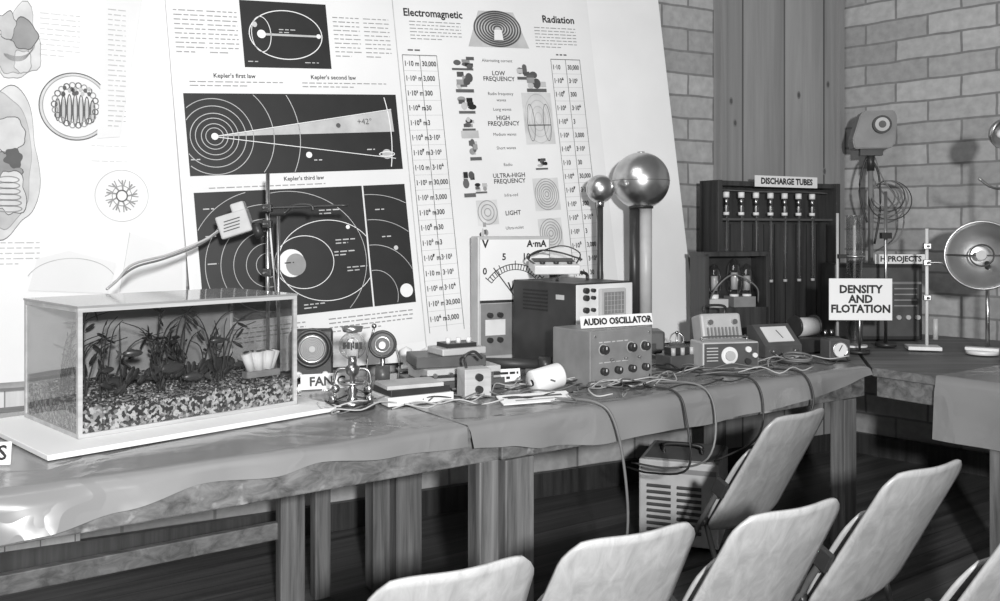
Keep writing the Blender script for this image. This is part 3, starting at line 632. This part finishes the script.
# ---------------------------------------------------------------- van de graaff
g=G(); g.cyl(.10,.05,(0,0,.025),DGREY); g.box((.2,.16,.09),(0,0,.06),DGREY,bev=.01); g.cyl(.024,.60,(-.032,0,.40),DARK); g.cyl(.030,.60,(.022,0,.40),LGREY)
g.cyl(.058,.02,(0,0,.69),DARK); g.sph(.135,(0,0,.812),CHROME,seg=48); g.torus(.1352,.0014,(0,0,.812),DGREY); g.cyl(.018,.004,(0,0,.947),STEEL)
g.done('van_de_graaff_generator',(.669,4.27,TZ),0)
g=G(); g.cyl(.055,.02,(0,0,.01),DARK); g.cyl(.014,.69,(0,0,.36),DARK); g.sph(.066,(0,0,.769),CHROME,seg=32); g.cyl(.018,.03,(0,0,.70),STEEL)
g.done('discharge_sphere',(.465,4.18,TZ),0)
# ---------------------------------------------------------------- right-centre instruments
g=G(); W,D,H=.25,.13,.115
g.box((W,D,H),(0,D/2,H/2),LGREY,bev=.006); g.box((W-.012,.004,H-.012),(0,-.002,H/2),DGREY)
g.cyl(.036,.006,(-.01,-.006,.06),CREAM,(90,0,0),seg=30); g.cyl(.02,.016,(-.01,-.014,.06),LGREY,(90,0,0),seg=20)
for i in range(5): g.box((.05,.002,.004),(-.085,-.005,.04+i*.013),LTINK)
g.cyl(.012,.018,(.07,-.012,.035),DARK,(90,0,0),seg=14); g.cyl(.012,.018,(.07,-.012,.085),CREAM,(90,0,0),seg=14); g.cyl(.01,.016,(.10,-.012,.06),CREAM,(90,0,0),seg=14)
g.tube([(-.1,.06,H),(-.09,.06,H+.015),(.09,.06,H+.015),(.1,.06,H)],.004,STEEL,6)
g.done('transistor_radio',(.955,3.72,TZ),12)
g=G(); g.box((.2,.10,.17),(0,0,.11),LGREY,(-14,0,0),.012)
for i in range(9): g.box((.007,.004,.09),(-.075+i*.018,-.063,.10),MGREY,(-14,0,0))
g.tube([(-.05,.03,.19),(-.05,.03,.23),(.05,.03,.23),(.05,.03,.19)],.006,DARK,7); g.box((.2,.12,.02),(0,0,.01),DARK)
for x in (-.06,.06): g.cyl(.012,.02,(x,-.045,.165),CHROME,(76,0,0),seg=12)
g.done('ribbed_power_supply',(.985,4.08,TZ),15)
g=G(); g.box((.34,.02,.47),(0,.07,.235),DARK,bev=.003); g.box((.36,.16,.02),(0,0,.46),DWOOD); g.box((.34,.16,.20),(0,0,.10),DWOOD)
for x in (-.165,.165): g.box((.02,.16,.45),(x,0,.235),DWOOD)
g.box((.10,.10,.04),(-.09,-.01,.22),LGREY); g.box((.12,.10,.05),(.05,-.01,.225),MGREY)
for x,h in ((-.09,.18),(.02,.21),(.09,.18)):
    g.cyl(.022,.03,(x,-.01,.245),CREAM); g.lathe([(.018,.26),(.032,.28),(.038,.31),(.032,.25+h*.7),(.016,.25+h*.85),(0,.25+h*.9)],(x,-.01,0),GLASS)
    g.cyl(.017,h*.4,(x,-.01,.25+h*.36),LGREY,seg=14); g.cyl(.002,h*.7,(x+.02,-.01,.25+h*.35),STEEL,seg=6)
for x in (-.12,-.04,.04,.12): g.cyl(.01,.02,(x,-.085,.06),BRASS,(90,0,0),seg=10)
g.tube([(-.14,-.03,.2),(-.12,-.09,.3),(-.02,-.08,.36),(.1,-.08,.3),(.13,-.05,.22)],.004,CABG,6)
g.done('valve_apparatus',(1.14,4.47,TZ),15)
g=G(); t=bmesh.new()
pr=[(-.07,0),(.07,0),(.07,.13),(.03,.14),(-.07,.05)]
a=[t.verts.new((-.1,y,z)) for y,z in pr]; b=[t.verts.new((.1,y,z)) for y,z in pr]
t.faces.new(a); t.faces.new(b[::-1])
for i in range(5): t.faces.new((a[i],b[i],b[(i+1)%5],a[(i+1)%5]))
bmesh.ops.recalc_face_normals(t,faces=t.faces); g.merge(t,DGREY)
g.box((.14,.09,.004),(0,-.022,.098),CREAM,(42,0,0)); g.box((.003,.05,.002),(.01,-.026,.099),BLACK,(42,0,25))
for x in (-.06,.06): g.cyl(.01,.02,(x,-.08,.025),CHROME,(90,0,0),seg=10)
g.done('bench_ammeter',(1.27,4.17,TZ),20)
g=G(); g.box((.10,.08,.09),(0,0,.045),DGREY,bev=.004); g.cyl(.033,.006,(0,-.043,.047),CREAM,(90,0,0)); g.box((.003,.002,.03),(0,-.047,.055),BLACK,(0,30,0)); g.torus(.034,.003,(0,-.045,.047),CHROME,(90,0,0)); g.done('panel_meter',(1.50,4.03,TZ),10)
g=G(); g.box((.26,.14,.07),(0,0,.035),DARK,bev=.004); g.cyl(.045,.12,(-.03,0,.115),LGREY,(0,90,0)); g.cyl(.05,.01,(-.09,0,.12),DARK,(0,90,0)); g.cyl(.05,.01,(.03,0,.12),DARK,(0,90,0))
for x in (.06,.10): g.cyl(.01,.03,(x,-.04,.085),BRASS,seg=10)
g.done('solenoid_coil',(1.485,4.32,TZ),25)
g=G()
for k in range(3): g.torus(.07-.006*k,.005,(0.01*k,0,.007+.010*k),CABG if k else RUB,(4*k,0,0))
g.done('cable_coil',(1.28,3.93,TZ),0)
g=G(); g.cyl(.05,.03,(0,0,.015),DARK); g.cyl(.035,.05,(0,0,.05),DGREY); g.torus(.03,.003,(0,0,.09),STEEL,(70,0,0)); g.cyl(.005,.07,(0,0,.08),STEEL); g.sph(.008,(0,0,.12),BRASS); g.done('galvanometer',(.79,4.02,TZ))
g=G(); g.box((.16,.10,.055),(0,0,.0275),DGREY,bev=.004); g.box((.10,.06,.03),(0,0,.07),DARK,bev=.003)
for x in (-.05,0,.05): g.cyl(.01,.03,(x,-.03,.07),LGREY,seg=10)
g.done('relay_unit',(.75,3.80,TZ),30)
# discharge tube cabinet
g=G(); W,H=.90,.84
g.box((W,.03,H),(0,.06,H/2),DWOOD)
for x in (-W/2+.015,W/2-.015): g.box((.03,.14,H),(x,0,H/2),DWOOD,bev=.002)
for z in (.02,H-.015): g.box((W-.06,.12,.025),(0,0,z),DWOOD)
g.box((W-.06,.03,.60),(0,.0,.32),DWOOD); g.box((W-.06,.04,.012),(0,-.02,.635),DGREY)
for i in range(11): g.box((.004,.004,.58),(-.40+i*.08,-.016,.32),BLACK)
for i in range(7):
    x=-.36+i*.105
    g.lathe([(.006,-.40),(.010,-.39),(.010,-.02),(.014,.0),(.006,.015)],(x,-.035,.70),GLASS,seg=14)
    g.cyl(.0025,.36,(x,-.035,.49),MGREY,seg=8)
    g.cyl(.017,.030,(x,-.03,.765),WHITE,seg=14); g.cyl(.010,.04,(x,-.03,.73),STEEL,seg=12); g.cyl(.016,.016,(x,-.03,.665),WHITE,seg=14); g.cyl(.011,.014,(x,-.035,.30),LGREY,seg=12); g.cyl(.005,.05,(x,-.03,.70),CREAM,seg=8)
g.tube([(-.40,-.03,.79),(-.1,-.04,.785),(.2,-.03,.79),(.38,-.04,.785)],.0025,CABG,6)
g.box((.46,.005,.06),(.03,-.075,H+.0),WHITE); g.text('DISCHARGE TUBES',.045,(.03,-.079,H+.0),BLACK,bold=.0018)
g.done('discharge_tube_cabinet',(1.50,4.955,TZ),WY)
# density jars
g=G(); g.cyl(.06,.02,(0,0,.01),CREAM); g.lathe([(.038,.02),(.038,.64),(.044,.65),(.036,.65),(.034,.03)],(0,0,0),GLASS); g.cyl(.033,.40,(0,0,.23),glassmat('liquid',.6,.1)); g.cyl(.007,.28,(.0,0,.46),WHITE,seg=10); g.sph(.016,(0,0,.30),DGREY,(1,1,1.8))
g.torus(.04,.006,(0,0,.45),STEEL); g.box((.05,.02,.02),(-.055,0,.45),DARK); g.cyl(.007,.66,(-.075,.02,.33),LGREY,seg=10); g.box((.15,.12,.012),(-.02,.0,.006),DARK); g.done('measuring_cylinder',(1.725,4.38,TZ))
g=G(); g.cyl(.05,.018,(0,0,.009),DARK); g.cyl(.008,.76,(0,0,.39),STEEL,seg=12); g.box((.05,.03,.03),(0,0,.55),DARK); g.done('clamp_stand',(1.92,4.48,TZ))
g=G(); g.box((.15,.11,.018),(0,0,.009),CREAM,bev=.003); g.cyl(.008,.57,(.02,.02,.30),CREAM,seg=12)
for z in (.25,.42,.5): g.box((.035,.03,.028),(.02,.015,z),STEEL,bev=.003); g.cyl(.005,.05,(.02,-.01,z),DARK,(90,0,0),seg=8)
g.tube([(.02,0,.42),(.08,0,.42),(.10,0,.40)],.006,STEEL,7); g.cyl(.012,.10,(.055,0,.10),LGREY,seg=12); g.done('retort_stand',(2.05,4.36,TZ),-15)
g=G(); g.box((.46,.20,.40),(0,0,.20),DARK,bev=.005); g.box((.42,.004,.36),(0,-.101,.20),DGREY); g.box((.44,.012,.012),(0,-.104,.30),MGREY)
for i in range(4): g.box((.12,.004,.006),(.14,-.104,.27-i*.03),MIDINK)
for x in (.1,.15,.2): g.cyl(.012,.02,(x,-.11,.12),LGREY,(90,0,0),seg=12)
g.box((.27,.004,.05),(.12,-.09,.425),WHITE); g.text('H PROJECTS',.04,(.12,-.0935,.425),BLACK,bold=.0014); g.done('project_cabinet',(1.99,4.83,TZ))
g=G(); g.box((.29,.005,.195),(0,0,0),WHITE); g.text('DENSITY\nAND\nFLOTATION',.051,(0,-.004,0),BLACK,bold=.002,sx=.98)
g.cyl(.006,.24,(0,.012,-.13),STEEL,seg=10); g.box((.03,.015,.03),(0,.010,-.06),DARK)
g.cyl(.05,.012,(0,.02,-.247),DARK); g.done('sign_card',(1.69,4.22,TZ+.253),-3)
# projector lamp on stand
g=G(); g.cyl(.09,.02,(0,0,.01),DARK); g.cyl(.014,1.02,(0,0,.52),MGREY); g.cyl(.02,.10,(0,0,.96),DARK)
g.tube([(-.02,0,.62),(-.06,0,.80),(-.02,0,.98),(.04,0,.9),(.05,0,.7),(.02,0,.5)],.006,RUB,7)
for k in range(4): g.torus(.075+.012*k,.003,(.08+.006*k,-.02,.78-.012*k),RUB if k%2 else CABG,(80,14+4*k,-10),40)
g.tube([(.02,-.02,.98),(.06,-.03,.86),(.16,-.03,.70),(.15,-.03,.55),(.05,-.03,.47)],.004,CABG,6)
t=bmesh.new()
pr=[(-.10,1.03),(.09,1.03),(.115,1.06),(.125,1.20),(.11,1.24),(-.05,1.24),(-.07,1.215),(-.11,1.08)]
a=[t.verts.new((x,-.07,z)) for x,z in pr]; b=[t.verts.new((x,.07,z)) for x,z in pr]; n_=len(pr)
t.faces.new(a); t.faces.new(b[::-1])
for i in range(n_): t.faces.new((a[i],b[i],b[(i+1)%n_],a[(i+1)%n_]))
bmesh.ops.recalc_face_normals(t,faces=t.faces); bmesh.ops.bevel(t,geom=list(t.edges),offset=.006,segments=2,affect='EDGES'); g.merge(t,MGREY)
g.cyl(.05,.03,(.04,-.08,1.16),DARK,(90,0,0)); g.cyl(.038,.034,(.04,-.081,1.16),LGREY,(90,0,0)); g.cyl(.02,.036,(.04,-.081,1.16),DGREY,(90,0,0))
g.box((.12,.05,.04),(0,0,1.015),DARK); g.done('spotlight_projector',(2.08,5.05,TZ),-10)
# parabolic reflector
g=G(); g.cyl(.07,.018,(0,0,.009),CREAM); g.box((.14,.05,.012),(0,0,.024),CREAM); g.cyl(.009,.34,(.02,.04,.18),STEEL)
rp_=[(0,.06)]+[(.155*k/10,.06-.06*(k/10)**2) for k in range(1,11)]+[(.162,.0),(.160,-.006),(.152,.004)]+[(.150*k/10,.066-.06*(k/10)**2) for k in range(9,-1,-1)]
g.lathe([(r,-z) for r,z in rp_],(0,0,.46),CHROME,(84,0,0),36)
g.torus(.158,.006,(0,0,.46),STEEL,(84,0,0),40); g.cyl(.022,.05,(0,-.035,.46),LGREY,(84,0,0)); g.torus(.05,.004,(0,-.02,.46),DARK,(84,0,0)); g.tube([(-.15,0,.46),(-.05,-.03,.46),(.15,0,.46)],.004,DARK,6)
g.cyl(.012,.09,(.02,.05,.40),DARK,(60,0,0)); g.done('parabolic_reflector',(2.25,4.20,TZ),-32)
g=G(); g.cyl(.06,.02,(0,0,.01),DARK); g.tube([(0,0,.02),(.0,0,.5),(-.02,0,.70),(-.03,-.02,.76),(-.03,-.02,.82),(-.02,0,.92),(-.04,0,1.0)],.007,STEEL,8)
g.lathe([(.0,.06),(.03,.055),(.055,.03),(.068,0),(.064,0),(.05,.028),(.0,.05)],(-.05,0,1.0),CHROME,(-70,0,20)); g.sph(.02,(-.05,.02,1.0),CREAM)
g.tube([(-.03,-.02,.76),(-.12,-.04,.76),(-.18,-.04,.80)],.006,STEEL,7); g.done('gooseneck_lamp',(2.245,3.92,TZ),0)
# ---------------------------------------------------------------- floor power unit
g=G(); W,D,H=.33,.36,.35
g.box((W,D,H),(0,0,H/2+.02),LGREY,bev=.008)
for r in range(2):
    for i in range(8): g.box((.10,.012,.008),(-.08+.125*r,-D/2-.002,.08+i*.026),DGREY,(35,0,0))
g.box((W-.02,.004,.02),(0,-D/2-.001,.33),MGREY); g.box((W-.04,D-.04,.004),(0,0,H+.021),MGREY)
g.tube([(-.08,-.05,H+.02),(-.07,-.05,H+.06),(.07,-.05,H+.06),(.08,-.05,H+.02)],.008,DARK,7)
for x in (-.13,.13):
    for y in (-.14,.14): g.cyl(.015,.022,(x,y,.011),RUB,seg=12)
for i in range(3): g.cyl(.012,.02,(W/2+.008,-.1+.06*i,.25),DARK,(0,90,0),seg=10)
g.done('power_supply_unit',(.80,3.90,0),-20)
# ---------------------------------------------------------------- chairs (seat tipped up)
def chair(top,yaw,zt=.70):
    g=G(); lean=.25
    def pan(x,v,off):
        return Vector((x,.035-lean*v+off,.27+(zt-.27)*v+off*.5))
    t=bmesh.new(); nu,nv=16,26; rows=[]
    for j in range(nv+1):
        v=j/nv; w=.205+(.172-.205)*v
        if v>.88: w*=math.sqrt(max(0,1-((v-.88)/.12)**2*.36))
        if v<.1: w*=math.sqrt(1-((.1-v)/.1)**2*.3)
        row=[]
        for i in range(nu+1):
            u_=-1+2*i/nu; p=pan(u_*w,v,-.022*(1-u_*u_)); p.z+=.014*(1-u_**4)*max(0,(v-.8)/.2)
            row.append(t.verts.new(p))
        rows.append(row)
    for a,b in zip(rows,rows[1:]):
        for i in range(nu): t.faces.new((a[i],a[i+1],b[i+1],b[i]))
    bmesh.ops.recalc_face_normals(t,faces=t.faces)
    bmesh.ops.solidify(t,geom=list(t.faces),thickness=.008); g.merge(t,PLY,None,True)
    t=bmesh.new(); rows=[]
    for j in range(13):
        v=.02+.66*j/12; w=.170
        if j>9: w*=math.sqrt(1-((j-9)/3)**2*.3)
        rows.append([t.verts.new(pan((-1+2*i/10)*w,v,.030+.008*math.sin(j/12*3.1))) for i in range(11)])
    for a,b in zip(rows,rows[1:]):
        for i in range(10): t.faces.new((a[i],a[i+1],b[i+1],b[i]))
    bmesh.ops.recalc_face_normals(t,faces=t.faces); bmesh.ops.solidify(t,geom=list(t.faces),thickness=.008); g.merge(t,PLY,None,True)
    for s_ in (-1,1):
        g.tube([(s_*.192,.24,0.010),(s_*.192,.14,.16),(s_*.200,.04,.33),(s_*.200,-.035,.45)],.010,DGREY,8)
        g.tube([(s_*.178,-.12,0.010),(s_*.178,.0,.16),(s_*.178,.06,.32)],.010,DGREY,8)
        g.box((.018,.05,.06),(s_*.203,-.03,.44),DARK,(25,0,0),.004); g.cyl(.014,.03,(s_*.19,.05,.30),DARK,(0,90,0),seg=10)
        g.cyl(.012,.012,(s_*.192,.24,.006),RUB,seg=10); g.cyl(.012,.012,(s_*.178,-.12,.006),RUB,seg=10)
    g.tube([(-.192,.20,.07),(.192,.20,.07)],.008,DGREY,8,smooth=False); g.tube([(-.178,-.08,.07),(.178,-.08,.07)],.008,DGREY,8,smooth=False)
    oy=.035-lean-.01; a=math.radians(yaw)
    g.done('folding_chair',(top[0]+oy*math.sin(a),top[1]-oy*math.cos(a),0),yaw)
for tpx,yw in (((1.04,3.08),38),((1.15,2.38),32),((.675,2.03),30),((.29,1.86),28),((-.07,1.66),28),((1.27,2.02),32)): chair(tpx,yw)
# ---------------------------------------------------------------- cables
E=lambda s,t,z:tuple(tp(s,t,z))
g=G()
g.tube([E(1.58,.30,TZ+.006),E(1.66,.15,TZ+.008),E(1.72,.0,TZ+.012),E(1.76,-.05,.70),E(1.80,-.06,.5),E(1.82,-.04,.3),E(1.80,.02,.1),E(1.76,.1,.012),E(1.9,.3,.012)],.005,CABG)
g.done('power_cable')
g=G()
g.tube([E(1.98,.45,TZ+.006),E(2.05,.2,TZ+.006),E(2.08,0,TZ+.012),E(2.09,-.05,.68),E(2.10,-.05,.5),E(2.16,.2,.42),E(2.24,.42,.385)],.004,RUB)
g.tube([E(2.0,.4,TZ+.012),E(2.15,.2,TZ+.012),E(2.22,0,TZ+.016),E(2.24,-.05,.66),E(2.2,-.05,.52),E(2.22,.15,.44),E(2.3,.45,.385)],.004,CABG)
g.tube([E(2.45,.5,TZ+.006),E(2.50,.2,TZ+.006),E(2.5,0,TZ+.012),E(2.5,-.05,.66),E(2.45,-.05,.55),E(2.4,.1,.45)],.004,RUB)
g.tube([E(2.85,.4,TZ+.006),E(2.8,.2,TZ+.006),E(2.79,0,TZ+.012),E(2.80,-.05,.68),E(2.78,-.05,.6)],.004,RUB)
g.done('power_cable')
g=G()
for k in range(34):
    s_=random.uniform(1.75,3.0); t_=random.uniform(.12,.42)
    pts=[]; a=random.uniform(0,6.28)
    for i in range(6):
        pts.append(E(s_,max(.04,min(t_,.7)),TZ+.006+.01*random.random()+(.014*(i%2)))); a+=random.uniform(-1,1); s_+=.11*math.cos(a); t_+=.07*math.sin(a)
    g.tube(pts,.0026,random.choice((RUB,RUB,RUB,CABG,CABG,CABW)),5,k=4)
g.done('wire_tangle')
g=G()
for k in range(18):
    s_=random.uniform(1.0,1.6); t_=random.uniform(.22,.5); pts=[]; a=random.uniform(0,6.28)
    for i in range(6):
        pts.append(E(max(s_,.93),max(.12,min(t_,.6)),TZ+.006+.01*random.random()+(.015*(i%2)))); a+=random.uniform(-1,1); s_+=.08*math.cos(a); t_+=.06*math.sin(a)
    g.tube(pts,.0026,random.choice((RUB,RUB,CABG,CABW)),5,k=4)
g.done('wire_tangle')
# ---------------------------------------------------------------- light, world, camera
def area(name,loc,tgt,size,e):
    l=bpy.data.lights.new(name,'AREA'); l.size=size; l.energy=e; o=bpy.data.objects.new(name,l); sc.collection.objects.link(o)
    o.location=loc; o.rotation_euler=(Vector(tgt)-Vector(loc)).to_track_quat('-Z','Y').to_euler()
area('flash_light',(.45,-1.05,1.72),(.6,4,1.0),.16,235)
area('room_light',(-1.0,1.0,3.7),(0.3,3.5,.9),2.0,55)
w=bpy.data.worlds.new('World'); sc.world=w; w.use_nodes=True; w.node_tree.nodes['Background'].inputs[0].default_value=(1,1,1,1); w.node_tree.nodes['Background'].inputs[1].default_value=.17
cd=bpy.data.cameras.new('Camera'); cam=bpy.data.objects.new('Camera',cd); sc.collection.objects.link(cam); sc.camera=cam
cam.location=(0,0,1.33); cam.rotation_euler=(math.radians(90),0,0); cd.sensor_width=36; cd.lens=32.4; cd.shift_y=-.0705; cd.clip_start=.05
